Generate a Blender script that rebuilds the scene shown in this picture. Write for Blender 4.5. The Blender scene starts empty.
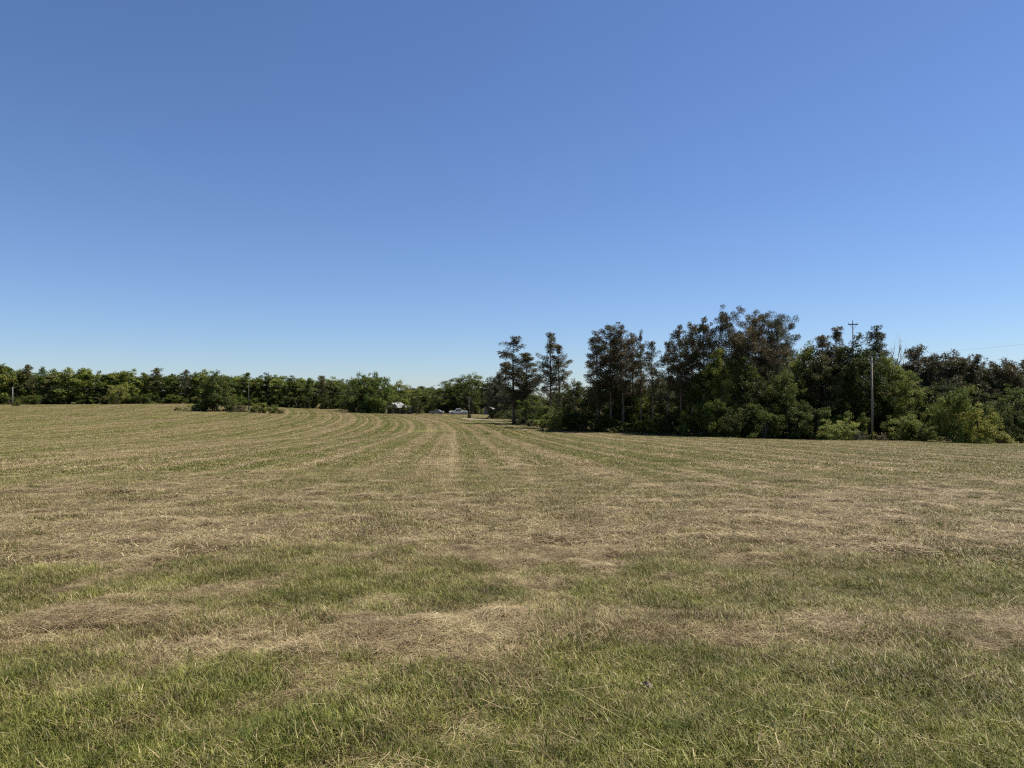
import bpy, math, random
import numpy as np
from mathutils import Vector

rng = np.random.default_rng(11)
random.seed(11)
scene = bpy.context.scene
COL = scene.collection
PI = math.pi

# ------------------------------------------------------------------ camera
F = 711.0
EYE = 1.75
HORIZON = 400.0
PITCH = math.atan((HORIZON - 384.0) / F)
cam_d = bpy.data.cameras.new('camera')
cam_d.sensor_width = 36.0
cam_d.lens = F / 1024.0 * 36.0
cam_d.clip_start = 0.05
cam_d.clip_end = 12000
cam = bpy.data.objects.new('camera', cam_d)
COL.objects.link(cam)
cam.location = (0, 0, EYE)
cam.rotation_euler = (PI / 2 + PITCH, 0, 0)
scene.camera = cam

# ------------------------------------------------------------------ light
SUN_EL, SUN_AZ = math.radians(61), math.radians(16)      # azimuth from +X, counter-clockwise
S = Vector((math.cos(SUN_EL) * math.cos(SUN_AZ), math.cos(SUN_EL) * math.sin(SUN_AZ), math.sin(SUN_EL)))
sd = bpy.data.lights.new('sun', 'SUN')
sd.energy = 5.0
sd.angle = math.radians(0.53)
sd.color = (1.0, 0.955, 0.88)
sun = bpy.data.objects.new('sun', sd)
COL.objects.link(sun)
sun.rotation_euler = S.to_track_quat('Z', 'Y').to_euler()
sun.location = (60, -20, 120)

w = bpy.data.worlds.new('World')
scene.world = w
w.use_nodes = True
nt = w.node_tree
bg = nt.nodes['Background']
sky = nt.nodes.new('ShaderNodeTexSky')
sky.sky_type = 'NISHITA'
sky.sun_disc = False
sky.sun_elevation = SUN_EL
sky.sun_rotation = PI / 2 - SUN_AZ
sky.altitude = 100
sky.air_density = 1.0
sky.dust_density = 0.15
sky.ozone_density = 2.2
# the photograph's white balance: the same clear sky, recorded bluer
wb = nt.nodes.new('ShaderNodeMix'); wb.data_type = 'RGBA'; wb.blend_type = 'MULTIPLY'
wb.inputs[0].default_value = 1.0
wb.inputs[7].default_value = (.66, .77, 1.0, 1)
nt.links.new(sky.outputs[0], wb.inputs[6])
nt.links.new(wb.outputs[2], bg.inputs[0])
bg.inputs[1].default_value = 0.066

vs = scene.view_settings
vs.view_transform = 'Standard'
vs.look = 'None'
vs.exposure = 0.90
vs.gamma = 1.0
scene.cycles.max_bounces = 6
scene.cycles.diffuse_bounces = 3
scene.cycles.transmission_bounces = 3
scene.cycles.glossy_bounces = 2
scene.cycles.use_denoising = False
scene.cycles.filter_width = 1.25
scene.cycles.caustics_reflective = False
scene.cycles.caustics_refractive = False

# ------------------------------------------------------------------ terrain
def value_noise(x, y, scale, seed):
    x = np.asarray(x, float) * scale + seed * 17.31
    y = np.asarray(y, float) * scale - seed * 9.17
    xi, yi = np.floor(x), np.floor(y)
    fx, fy = x - xi, y - yi
    fx = fx * fx * (3 - 2 * fx)
    fy = fy * fy * (3 - 2 * fy)
    def h(a, b):
        v = np.sin(a * 127.1 + b * 311.7 + seed * 74.7) * 43758.5453
        return v - np.floor(v)
    return (h(xi, yi) * (1 - fx) + h(xi + 1, yi) * fx) * (1 - fy) + (h(xi, yi + 1) * (1 - fx) + h(xi + 1, yi + 1) * fx) * fy

T_R = np.array([0, 10, 45, 90, 170, 250, 350, 600, 5000.])
T_TH = np.array([-180, -75, -36, -25, -14.4, -6.6, 0, 36, 75, 180.])
T_Z = np.array([
    [0, 0, -.1, -.2, -.4, -.4, -.3, -.3, -.3],
    [0, -.2, -1.2, -2.4, -2.6, -1.7, 0, 0, 0],
    [0, -.25, -1.3, -2.5, -2.6, -1.7, 0, .2, .2],
    [0, -.3, -1.4, -2.65, -2.4, -.6, .7, 1, 1],
    [0, -.3, -1.45, -2.75, -2.7, -1.95, -1.2, -1, -1],
    [0, -.3, -1.4, -2.5, -2.85, -2.85, -2.85, -2.9, -2.9],
    [0, -.3, -1.5, -2.85, -2.85, -2.85, -2.85, -2.9, -2.9],
    [0, -.3, -1.45, -2.8, -2.85, -2.85, -2.85, -2.9, -2.9],
    [0, -.3, -1.4, -2.7, -2.85, -2.85, -2.85, -2.9, -2.9],
    [0, 0, -.1, -.2, -.4, -.4, -.3, -.3, -.3]])

def ground(x, y, fine=True):
    x = np.atleast_1d(np.asarray(x, float))
    y = np.atleast_1d(np.asarray(y, float))
    r = np.hypot(x, y)
    th = np.degrees(np.arctan2(x, y))
    j = np.clip(np.searchsorted(T_TH, th, side='right') - 1, 0, len(T_TH) - 2)
    f = (th - T_TH[j]) / (T_TH[j + 1] - T_TH[j])
    f = np.clip(f, 0, 1)
    f = f * f * (3 - 2 * f) * .5 + f * .5
    cols = np.stack([np.interp(r, T_R, T_Z[k]) for k in range(len(T_TH))])
    k = np.arange(len(r))
    z = cols[j, k] * (1 - f) + cols[j + 1, k] * f
    if fine:
        near = np.clip(1 - r / 60, 0, 1)
        z = z + near * (.04 * (value_noise(x, y, 3.6, 1) - .5) + .03 * (value_noise(x, y, 1.9, 7) - .5) + .07 * (value_noise(x, y, .8, 2) - .5))
        z = z + .12 * (value_noise(x, y, .18, 3) - .5)
        yy = y + .5 * (value_noise(x, y, .5, 5) - .5)
        heap = np.exp(-((yy - 6.05) / .32) ** 2) * .045 + np.exp(-((yy - 9.3) / .5) ** 2) * .03
        z = z + heap * (.4 + 1.2 * value_noise(x, y, 1.3, 6))
    return z

def gz(x, y):
    return float(ground(x, y)[0])

def at(px, depth):
    """world x of a photo column at that depth in front of the camera"""
    return (px - 512.0) / F * depth

def height_to(px, depth, ypx):
    """height above the ground at which the photo row ypx is reached"""
    x = at(px, depth)
    return EYE + (HORIZON - ypx) / F * depth - gz(x, depth)

# ------------------------------------------------------------------ helpers
def new_mesh(name, verts, faces, mat, rnd=None, smooth=False):
    me = bpy.data.meshes.new(name)
    me.from_pydata([tuple(v) for v in verts] if not isinstance(verts, np.ndarray) else verts.tolist(), [], faces)
    if rnd is not None:
        a = me.color_attributes.new('rnd', 'FLOAT_COLOR', 'POINT')
        a.data.foreach_set('color', np.asarray(rnd, np.float32).ravel())
    if mat:
        me.materials.append(mat)
    if smooth:
        me.polygons.foreach_set('use_smooth', [True] * len(me.polygons))
    me.update()
    return me

def link(name, me, parent=None):
    o = bpy.data.objects.new(name, me)
    COL.objects.link(o)
    if parent:
        o.parent = parent
    return o

def tag(o, label=None, cat=None, group=None, kind=None):
    if label: o['label'] = label
    if cat: o['category'] = cat
    if group: o['group'] = group
    if kind: o['kind'] = kind
    return o

def empty(name, loc, rz=0.0):
    o = bpy.data.objects.new(name, None)
    COL.objects.link(o)
    o.empty_display_size = .5
    o.location = loc
    o.rotation_euler = (0, 0, rz)
    return o

class MB:
    """collects boxes, tubes and prisms into one mesh"""
    def __init__(s):
        s.v, s.f = [], []
    def add(s, v, f):
        n = len(s.v)
        s.v += [tuple(p) for p in v]
        s.f += [tuple(i + n for i in q) for q in f]
        return s
    def box(s, x0, x1, y0, y1, z0, z1):
        return s.add([(x0, y0, z0), (x1, y0, z0), (x1, y1, z0), (x0, y1, z0), (x0, y0, z1), (x1, y0, z1), (x1, y1, z1), (x0, y1, z1)],
                     [(3, 2, 1, 0), (4, 5, 6, 7), (0, 1, 5, 4), (1, 2, 6, 5), (2, 3, 7, 6), (3, 0, 4, 7)])
    def tube(s, pts, rad, sides=6, cap=True):
        pts = [Vector(p) for p in pts]
        if not hasattr(rad, '__len__'):
            rad = [rad] * len(pts)
        rings, prev = [], None
        for i, p in enumerate(pts):
            d = (pts[min(i + 1, len(pts) - 1)] - pts[max(i - 1, 0)])
            if d.length < 1e-9: d = Vector((0, 0, 1))
            d.normalize()
            if prev is None:
                a = d.cross(Vector((0.31, 0.95, 0.02)))
                if a.length < .1: a = d.cross(Vector((1, 0, 0)))
            else:
                a = prev - d * prev.dot(d)
            a.normalize(); prev = a
            b = d.cross(a)
            rings.append([p + (a * math.cos(2 * PI * k / sides) + b * math.sin(2 * PI * k / sides)) * rad[i] for k in range(sides)])
        v = [q for r in rings for q in r]
        f = []
        for i in range(len(pts) - 1):
            for k in range(sides):
                k2 = (k + 1) % sides
                f.append((i * sides + k, i * sides + k2, (i + 1) * sides + k2, (i + 1) * sides + k))
        if cap:
            f.append(tuple(range(sides))[::-1])
            f.append(tuple((len(pts) - 1) * sides + k for k in range(sides)))
        return s.add(v, f)
    def prism(s, outline, y0, y1):
        """outline in x,z extruded along y"""
        n = len(outline)
        v = [(x, y0, z) for x, z in outline] + [(x, y1, z) for x, z in outline]
        f = [tuple(range(n)), tuple(range(2 * n - 1, n - 1, -1))]
        for i in range(n):
            j = (i + 1) % n
            f.append((j, i, n + i, n + j))
        return s.add(v, f)
    def mesh(s, name, mat, smooth=False):
        return new_mesh(name, s.v, s.f, mat, smooth=smooth)
    def build(s, name, mat, parent=None, smooth=False, bevel=0):
        o = link(name, s.mesh(name, mat, smooth), parent)
        if bevel:
            m = o.modifiers.new('bevel', 'BEVEL'); m.width = bevel; m.segments = 2
        return o

# ------------------------------------------------------------------ node helpers
def N(nt, typ, **kw):
    n = nt.nodes.new(typ)
    for k, v in kw.items():
        setattr(n, k, v)
    return n

def math_n(nt, op, a, b=None, c=None, clamp=False):
    n = N(nt, 'ShaderNodeMath', operation=op)
    n.use_clamp = clamp
    for i, q in enumerate((a, b, c)):
        if q is None: continue
        if isinstance(q, (int, float)): n.inputs[i].default_value = q
        else: nt.links.new(q, n.inputs[i])
    return n.outputs[0]

def noise(nt, vec, scale, detail=3.0, rough=.55, out='Fac'):
    n = N(nt, 'ShaderNodeTexNoise')
    n.inputs['Scale'].default_value = scale
    n.inputs['Detail'].default_value = detail
    n.inputs['Roughness'].default_value = rough
    if vec is not None: nt.links.new(vec, n.inputs['Vector'])
    return n.outputs[out]

def ramp(nt, fac, stops, interp='LINEAR'):
    n = N(nt, 'ShaderNodeValToRGB')
    cr = n.color_ramp
    cr.interpolation = interp
    while len(cr.elements) < len(stops): cr.elements.new(0.5)
    for e, (p, c) in zip(cr.elements, stops):
        e.position = p
        e.color = (c[0], c[1], c[2], 1) if hasattr(c, '__len__') else (c, c, c, 1)
    nt.links.new(fac, n.inputs[0])
    return n.outputs[0]

def mix(nt, fac, a, b, mode='MIX'):
    n = N(nt, 'ShaderNodeMix', data_type='RGBA', blend_type=mode)
    for sock, q in ((n.inputs[0], fac), (n.inputs[6], a), (n.inputs[7], b)):
        if isinstance(q, (int, float)): sock.default_value = q
        elif isinstance(q, tuple): sock.default_value = (*q, 1)
        else: nt.links.new(q, sock)
    return n.outputs[2]

def material(name):
    m = bpy.data.materials.new(name)
    m.use_nodes = True
    t = m.node_tree
    t.nodes.clear()
    out = N(t, 'ShaderNodeOutputMaterial')
    return m, t, out

def plain(name, col, rough=.7, metal=0.0, var=.25, scale=3.0, spec=.3):
    m, t, out = material(name)
    p = N(t, 'ShaderNodeBsdfPrincipled')
    tc = N(t, 'ShaderNodeTexCoord')
    n = noise(t, tc.outputs['Object'], scale, 5)
    c0 = tuple(max(0, c * (1 - var)) for c in col); c1 = tuple(c * (1 + var) for c in col)
    t.links.new(ramp(t, n, [(.3, c0), (.7, c1)]), p.inputs['Base Color'])
    p.inputs['Roughness'].default_value = rough
    p.inputs['Metallic'].default_value = metal
    p.inputs['Specular IOR Level'].default_value = spec
    t.links.new(p.outputs[0], out.inputs[0])
    return m

# ------------------------------------------------------------------ field pattern (where the mown field is dry, where green)
STRIPS = [(0, .24), (3.8, .24), (4.9, .30), (5.4, .40), (5.7, .68), (6.15, .70), (6.5, .52), (7.1, .36), (8.3, .38), (8.9, .54), (9.8, .68),
          (12, .67), (15, .60), (20, .47), (28, .37), (40, .32)]
SY = 40.0

def dryness_nodes(t):
    g = N(t, 'ShaderNodeNewGeometry')
    sp = N(t, 'ShaderNodeSeparateXYZ')
    t.links.new(g.outputs['Position'], sp.inputs[0])
    cb = N(t, 'ShaderNodeCombineXYZ')
    t.links.new(sp.outputs[0], cb.inputs[0]); t.links.new(sp.outputs[1], cb.inputs[1])
    P = cb.outputs[0]
    X, Y = sp.outputs[0], sp.outputs[1]
    n1 = noise(t, P, .45, 3)
    n2 = noise(t, P, 2.0, 3, .6)
    n3 = noise(t, P, .06, 2)
    # strips parallel to the road in the foreground
    yw = math_n(t, 'ADD', Y, math_n(t, 'MULTIPLY', math_n(t, 'SUBTRACT', n1, .5), 1.2))
    yw = math_n(t, 'ADD', yw, math_n(t, 'MULTIPLY', math_n(t, 'SUBTRACT', n2, .5), .7))
    strip = ramp(t, math_n(t, 'DIVIDE', yw, SY, clamp=True), [(a / SY, b) for a, b in STRIPS])
    # rows of the mower running away and bending to the left at the far end
    yc = math_n(t, 'MAXIMUM', math_n(t, 'SUBTRACT', Y, 85.0), 0.0)
    d = math_n(t, 'ADD', math_n(t, 'ADD', X, math_n(t, 'MULTIPLY', Y, .08)), math_n(t, 'MULTIPLY', math_n(t, 'MULTIPLY', yc, yc), .0009))
    d = math_n(t, 'ADD', d, math_n(t, 'MULTIPLY', n1, .7))
    sn = lambda p, o: math_n(t, 'SINE', math_n(t, 'MULTIPLY', math_n(t, 'ADD', d, math_n(t, 'MULTIPLY', n3, o)), 2 * PI / p))
    def line(p, o, k):      # narrow pale windrow lines, broken along their length
        v = math_n(t, 'POWER', math_n(t, 'MAXIMUM', sn(p, o), 0.0), 2.0)
        return math_n(t, 'MULTIPLY', v, k)
    nb = noise(t, P, .22, 2)
    row = math_n(t, 'ADD', line(1.22, 0.0, .36), line(2.9, 1.2, .48))
    row = math_n(t, 'ADD', row, line(5.9, 4.0, .26))
    row = math_n(t, 'MULTIPLY', row, math_n(t, 'ADD', math_n(t, 'MULTIPLY', nb, 2.2), -.25))
    row = math_n(t, 'ADD', row, math_n(t, 'MULTIPLY', sn(19.0, 9.0), .09))
    far = N(t, 'ShaderNodeMapRange', interpolation_type='SMOOTHSTEP')
    far.inputs[1].default_value = 11; far.inputs[2].default_value = 32
    t.links.new(Y, far.inputs[0])
    row = math_n(t, 'MULTIPLY', row, far.outputs[0])
    dry = math_n(t, 'ADD', strip, row)
    calm = math_n(t, 'SUBTRACT', 1.0, math_n(t, 'MULTIPLY', far.outputs[0], .5))
    for nn, k in ((n1, .7), (n2, 1.1), (n3, .8)):
        v = math_n(t, 'MULTIPLY', math_n(t, 'SUBTRACT', nn, .5), k)
        if nn is not n3: v = math_n(t, 'MULTIPLY', v, calm)
        dry = math_n(t, 'ADD', dry, v)
    return dry, P, n1, row

GREEN = [(0, (.040, .054, .007)), (.5, (.126, .138, .019)), (1, (.300, .285, .068))]
STRAW = [(0, (.085, .055, .023)), (.5, (.246, .178, .088)), (1, (.500, .408, .222))]

m_grass, t, out = material('grass_blade')
dry, P, n1, row = dryness_nodes(t)
at_n = N(t, 'ShaderNodeAttribute', attribute_name='rnd')
sep = N(t, 'ShaderNodeSeparateColor')
t.links.new(at_n.outputs['Color'], sep.inputs[0])
r1, r2, kind = sep.outputs[0], sep.outputs[1], sep.outputs[2]
fac = math_n(t, 'ADD', math_n(t, 'MULTIPLY', math_n(t, 'SUBTRACT', dry, r1), 3.0), .5, clamp=True)
fac = math_n(t, 'MAXIMUM', fac, kind)
n4 = noise(t, P, 1.15, 3, .6); n5 = noise(t, P, 5.5, 2, .5)
tone = math_n(t, 'ADD', math_n(t, 'MULTIPLY', math_n(t, 'SUBTRACT', n4, .5), 1.1), math_n(t, 'MULTIPLY', math_n(t, 'SUBTRACT', n5, .5), .7))
tone = math_n(t, 'ADD', tone, math_n(t, 'MULTIPLY', row, .28))
tone = math_n(t, 'ADD', math_n(t, 'MULTIPLY', r2, .84), math_n(t, 'ADD', tone, .045), clamp=True)
col = mix(t, fac, ramp(t, tone, GREEN), ramp(t, tone, STRAW))
df = N(t, 'ShaderNodeBsdfPrincipled')
df.inputs['Roughness'].default_value = .55
df.inputs['Specular IOR Level'].default_value = .25
t.links.new(col, df.inputs['Base Color'])
tr = N(t, 'ShaderNodeBsdfTranslucent')
t.links.new(col, tr.inputs[0])
mx = N(t, 'ShaderNodeMixShader')
mx.inputs[0].default_value = .18
t.links.new(df.outputs[0], mx.inputs[1]); t.links.new(tr.outputs[0], mx.inputs[2])
t.links.new(mx.outputs[0], out.inputs[0])

m_ground, t, out = material('field_soil')
dry, P, n1, n2 = dryness_nodes(t)
nf = noise(t, P, 22, 6, .7)
nm = noise(t, P, 5, 5, .65)
fac = math_n(t, 'ADD', math_n(t, 'MULTIPLY', math_n(t, 'SUBTRACT', dry, .5), 1.1), math_n(t, 'MULTIPLY', nf, .9), clamp=True)
colg = ramp(t, nm, [(.25, (.060, .072, .014)), (.75, (.135, .138, .034))])
cols = ramp(t, nf, [(.25, (.110, .078, .032)), (.75, (.28, .215, .098))])
p = N(t, 'ShaderNodeBsdfPrincipled')
t.links.new(mix(t, fac, colg, cols), p.inputs['Base Color'])
p.inputs['Roughness'].default_value = .95
p.inputs['Specular IOR Level'].default_value = .1
bp = N(t, 'ShaderNodeBump')
bp.inputs['Strength'].default_value = .8
bp.inputs['Distance'].default_value = .06
t.links.new(nf, bp.inputs['Height'])
t.links.new(bp.outputs[0], p.inputs['Normal'])
t.links.new(p.outputs[0], out.inputs[0])

# ------------------------------------------------------------------ ground sheet
th = np.concatenate([np.arange(-180, -55, 5.0), np.arange(-55, 55.01, .5), np.arange(60, 180.01, 5.0)])
rr = np.concatenate([[0.0], np.geomspace(.4, 60, 280), np.geomspace(62, 400, 70), np.geomspace(450, 6000, 16)])
TH, RR = np.meshgrid(np.radians(th), rr, indexing='ij')
gx, gy = (RR * np.sin(TH)).ravel(), (RR * np.cos(TH)).ravel()
gzv = ground(gx, gy)
nr = len(rr)
faces = []
for i in range(len(th) - 1):
    a = i * nr
    for k in range(nr - 1):
        if k == 0: faces.append((a, a + nr + 1, a + 1)) if False else faces.append((a + 1, a, a + nr + 1))
        else: faces.append((a + k + 1, a + k, a + nr + k, a + nr + k + 1))
gm = new_mesh('ground', np.stack([gx, gy, gzv], 1), faces, m_ground, smooth=True)
gm.flip_normals()
tag(link('ground', gm), kind='structure')

# ------------------------------------------------------------------ grass
def blades(n, R, h, wd, lean, straw_frac=0.0, straw_len=.12, kindv=0.0, seed=0, dome=0.0, calm=1.0):
    """one patch of n blades in a disc; some of them cut stalks lying flat"""
    r = np.random.default_rng(seed)
    rad = R * np.sqrt(r.random(n)); a = r.random(n) * 2 * PI
    bx, by = rad * np.cos(a), rad * np.sin(a)
    hh = h * (.45 + .75 * r.random(n) ** 1.3)
    ww = wd * (.6 + .8 * r.random(n))
    az = r.random(n) * 2 * PI
    ln = lean * (.2 + 1.3 * r.random(n))
    dirx, diry = np.cos(az), np.sin(az)
    sx, sy = -diry, dirx
    lying = r.random(n) < straw_frac
    V = np.zeros((n, 5, 3)); 
    L = straw_len * (.4 + 1.2 * r.random(n))
    for j, (tt, wf) in enumerate(((0, 1), (.55, .8), (1, 0))):
        # upright blade bends over
        ox = dirx * ln * hh * tt ** 1.8; oy = diry * ln * hh * tt ** 1.8
        oz = hh * tt * (1 - .25 * np.minimum(ln, 1.5) * tt)
        # lying stalk
        lx = dirx * L * (tt - .5); ly = diry * L * (tt - .5)
        z0 = h * (.10 + .55 * r.random(n) if j == 0 else 0)
        if j == 0: zb = h * (.08 + .5 * r.random(n)); tilt = (r.random(n) - .5) * L * .55
        lz = zb + tilt * (tt - .5) * 2 * .5 + .12 * L * (tt - tt * tt)
        if dome and j == 0: dz = dome * np.clip(1 - (rad / R) ** 2, 0, 1)
        X = bx + np.where(lying, lx, ox); Y = by + np.where(lying, ly, oy); Z = np.where(lying, np.maximum(lz, .004), oz)
        if dome: Z = Z + dz
        wv = np.where(lying, ww * .8 * (1 if j < 2 else .0), ww * wf) * .5
        if j < 2:
            V[:, 2 * j] = np.stack([X - sx * wv, Y - sy * wv, Z], 1)
            V[:, 2 * j + 1] = np.stack([X + sx * wv, Y + sy * wv, Z], 1)
        else:
            V[:, 4] = np.stack([X, Y, Z], 1)
    rn = np.zeros((n, 5, 4)); rn[..., 3] = 1
    rn[..., 0] = .5 + calm * (r.random(n)[:, None] - .5); rn[..., 1] = .5 + calm * (r.random(n)[:, None] - .5)
    rn[..., 2] = np.where(lying, 1.0, kindv)[:, None]
    F_ = []
    for i in range(n):
        b = i * 5
        F_.append((b, b + 1, b + 3, b + 2)); F_.append((b + 2, b + 3, b + 4))
    return new_mesh('grass_patch', V.reshape(-1, 3), F_, m_grass, rn.reshape(-1, 4))

protos = []          # (class, mesh)
for s in range(5): protos.append(('near_green', blades(640, .23, .068, .0036, .85, .03, .10, seed=s)))
for s in range(5): protos.append(('near_dry', blades(620, .23, .045, .0034, 1.1, .60, .13, seed=20 + s)))
for s in range(3): protos.append(('near_tuft', blades(340, .15, .125, .0040, .85, .03, .14, seed=40 + s)))
for s in range(3): protos.append(('near_stalk', blades(6, .36, .10, .0036, 1.0, 1.0, .42, seed=60 + s)))
for s in range(4): protos.append(('heap', blades(420, .18, .03, .0034, 1.0, .93, .13, dome=.045, seed=180 + s)))
for s in range(3): protos.append(('mid_heap', blades(420, .34, .05, .0085, 1.0, .9, .2, dome=.075, seed=190 + s)))
for s in range(4): protos.append(('mid_green', blades(900, .52, .08, .0080, .8, .10, .14, seed=80 + s)))
for s in range(4): protos.append(('mid_dry', blades(900, .52, .05, .0080, 1.1, .45, .18, seed=100 + s)))
for s in range(3): protos.append(('far_green', blades(4500, 2.3, .085, .020, .9, .06, .2, seed=120 + s, calm=.75)))
for s in range(3): protos.append(('far_dry', blades(4500, 2.3, .065, .020, 1.1, .22, .22, seed=140 + s, calm=.75)))
for s in range(3): protos.append(('vast', blades(9000, 6.5, .10, .045, 1.1, .04, .25, seed=160 + s, calm=.5)))
cls = {}
for i, (c, m) in enumerate(protos): cls.setdefault(c, []).append(i)

def dry_py(x, y):
    yy = y + .8 * (value_noise(x, y, .5, 31) - .5)
    d = np.interp(yy, [a for a, b in STRIPS], [b for a, b in STRIPS])
    return d + .7 * (value_noise(x, y, 1.6, 33) - .5) + .5 * (value_noise(x, y, .4, 34) - .5)

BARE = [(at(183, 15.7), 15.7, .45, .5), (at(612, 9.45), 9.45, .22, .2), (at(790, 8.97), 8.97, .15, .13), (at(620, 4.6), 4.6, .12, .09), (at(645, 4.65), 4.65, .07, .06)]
pts, idx, rots, scl = [], [], [], []
def scatter(r0, r1, step, classes, half=52, jit=.45, blend=.1):
    n = int(r1 / step) + 2
    X, Y = np.meshgrid(np.arange(-n, n + 1) * step, np.arange(-int(2 / step), n + 1) * step)
    X = X.ravel() + (rng.random(X.size) - .5) * 2 * jit * step
    Y = Y.ravel() + (rng.random(Y.size) - .5) * 2 * jit * step
    R = np.hypot(X, Y)
    k0 = R * (1 + blend * (rng.random(R.size) - .5))
    ok = (k0 >= r0) & (k0 < r1)
    ang = np.degrees(np.abs(np.arctan2(X, Y)))
    ok &= (ang < half) | (R < 4)
    X, Y = X[ok], Y[ok]
    for bx, by, ra, rb in BARE:
        keep = ((X - bx) / ra) ** 2 + ((Y - by) / rb) ** 2 > 1
        X, Y = X[keep], Y[keep]
    D = dry_py(X, Y)
    Z = ground(X, Y)
    for i in range(len(X)):
        classes(X[i], Y[i], Z[i], D[i])
def put(x, y, z, c, s=1.0):
    pts.append((x, y, z)); idx.append(random.choice(cls[c])); rots.append(random.random() * 2 * PI); scl.append(s)
def near_c(x, y, z, d):
    dryp = d > .53 + random.uniform(-.2, .2)
    lush = .55 + .95 * float(value_noise(x, y, 2.6, 41))
    put(x, y, z - .004, 'near_dry' if dryp else 'near_green', random.uniform(.85, 1.15) * (1.0 if dryp else lush))
    if d > .60 and y > 5.2 and random.random() < .15: put(x, y, z - .005, 'heap', random.uniform(.6, 1.4))
    if random.random() < (.010 if dryp else .30 * max(0, lush - .8)): put(x + random.uniform(-.15, .15), y + random.uniform(-.15, .15), z, 'near_tuft', random.uniform(.45, 1.0))
    if random.random() < .008: put(x, y, z + .02, 'near_stalk', random.uniform(.6, 1.1))
def mid_c(x, y, z, d):
    dryp = d > .53 + random.uniform(-.2, .2)
    put(x, y, z - .004, 'mid_dry' if dryp else 'mid_green', random.uniform(.8, 1.2))
    if random.random() < .05: put(x, y, z, 'near_tuft', random.uniform(.6, 1.2))
    if dryp and random.random() < .10: put(x, y, z - .01, 'mid_heap', random.uniform(.5, 1.3))
def far_c(x, y, z, d):
    put(x, y, z - .01, 'far_dry' if d > .50 + random.uniform(-.15, .15) else 'far_green', random.uniform(.85, 1.15))
def vast_c(x, y, z, d):
    put(x, y, z - .01, 'vast', random.uniform(.85, 1.15))
scatter(.9, 10, .175, near_c)
scatter(10, 28, .40, mid_c)
scatter(28, 95, 1.9, far_c, half=46)
scatter(95, 345, 5.2, vast_c, half=41)

gmesh = bpy.data.meshes.new('grass')
gmesh.from_pydata(pts, [], [])
for nm, ty, dat in (('inst', 'INT', idx), ('rz', 'FLOAT', rots), ('sc', 'FLOAT', scl)):
    a = gmesh.attributes.new(nm, ty, 'POINT'); a.data.foreach_set('value', np.array(dat, np.int32 if ty == 'INT' else np.float32))
grass = tag(link('grass', gmesh), 'short mown grass with dry cut straw covering the whole field', 'grass', kind='stuff')
ng = bpy.data.node_groups.new('grass_scatter', 'GeometryNodeTree')
ng.interface.new_socket('Geometry', in_out='INPUT', socket_type='NodeSocketGeometry')
ng.interface.new_socket('Geometry', in_out='OUTPUT', socket_type='NodeSocketGeometry')
gi = ng.nodes.new('NodeGroupInput'); go = ng.nodes.new('NodeGroupOutput')
def named(nm, ty):
    n = ng.nodes.new('GeometryNodeInputNamedAttribute'); n.data_type = ty; n.inputs[0].default_value = nm
    return next(o for o in n.outputs if o.enabled and o.name == 'Attribute')
a_i, a_r, a_s = named('inst', 'INT'), named('rz', 'FLOAT'), named('sc', 'FLOAT')
cx = ng.nodes.new('ShaderNodeCombineXYZ'); ng.links.new(a_r, cx.inputs[2])
join = ng.nodes.new('GeometryNodeJoinGeometry')
for i, (c, me) in enumerate(protos):
    po = bpy.data.objects.new('grass_patch', me)
    oi = ng.nodes.new('GeometryNodeObjectInfo'); oi.inputs['Object'].default_value = po
    cmp = ng.nodes.new('FunctionNodeCompare'); cmp.data_type = 'INT'; cmp.operation = 'EQUAL'
    ia = [s for s in cmp.inputs if s.enabled]
    ng.links.new(a_i, ia[0]); ia[1].default_value = i
    ip = ng.nodes.new('GeometryNodeInstanceOnPoints')
    ng.links.new(gi.outputs[0], ip.inputs['Points'])
    ng.links.new(cmp.outputs[0], ip.inputs['Selection'])
    ng.links.new(oi.outputs['Geometry'], ip.inputs['Instance'])
    ng.links.new(cx.outputs[0], ip.inputs['Rotation'])
    ng.links.new(a_s, ip.inputs['Scale'])
    ng.links.new(ip.outputs[0], join.inputs[0])
ng.links.new(join.outputs[0], go.inputs[0])
md = grass.modifiers.new('scatter', 'NODES'); md.node_group = ng

# ------------------------------------------------------------------ foliage materials
def leaf_mat(name, trans=.3, spread=.45, rough=.5):
    """base colour is the tree's own object colour, varied leaf by leaf and clump by clump"""
    m, t, out = material(name)
    oi = N(t, 'ShaderNodeObjectInfo')
    a = N(t, 'ShaderNodeAttribute', attribute_name='rnd')
    sp = N(t, 'ShaderNodeSeparateColor'); t.links.new(a.outputs['Color'], sp.inputs[0])
    v = math_n(t, 'ADD', math_n(t, 'MULTIPLY', sp.outputs[0], spread), math_n(t, 'MULTIPLY', sp.outputs[1], spread))
    v = math_n(t, 'ADD', v, 1 - spread)
    hs = N(t, 'ShaderNodeHueSaturation')
    t.links.new(math_n(t, 'ADD', math_n(t, 'MULTIPLY', sp.outputs[1], -.045), .5225), hs.inputs['Hue'])
    t.links.new(v, hs.inputs['Value'])
    t.links.new(oi.outputs['Color'], hs.inputs['Color'])
    d = N(t, 'ShaderNodeBsdfPrincipled')
    d.inputs['Roughness'].default_value = rough
    d.inputs['Specular IOR Level'].default_value = .10
    t.links.new(hs.outputs[0], d.inputs['Base Color'])
    tr = N(t, 'ShaderNodeBsdfTranslucent'); t.links.new(hs.outputs[0], tr.inputs[0])
    mx = N(t, 'ShaderNodeMixShader'); mx.inputs[0].default_value = trans
    t.links.new(d.outputs[0], mx.inputs[1]); t.links.new(tr.outputs[0], mx.inputs[2])
    t.links.new(mx.outputs[0], out.inputs[0])
    return m
m_leaf = leaf_mat('broad_leaves', .32)
m_needle = leaf_mat('pine_needles', .2, .5)

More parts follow.
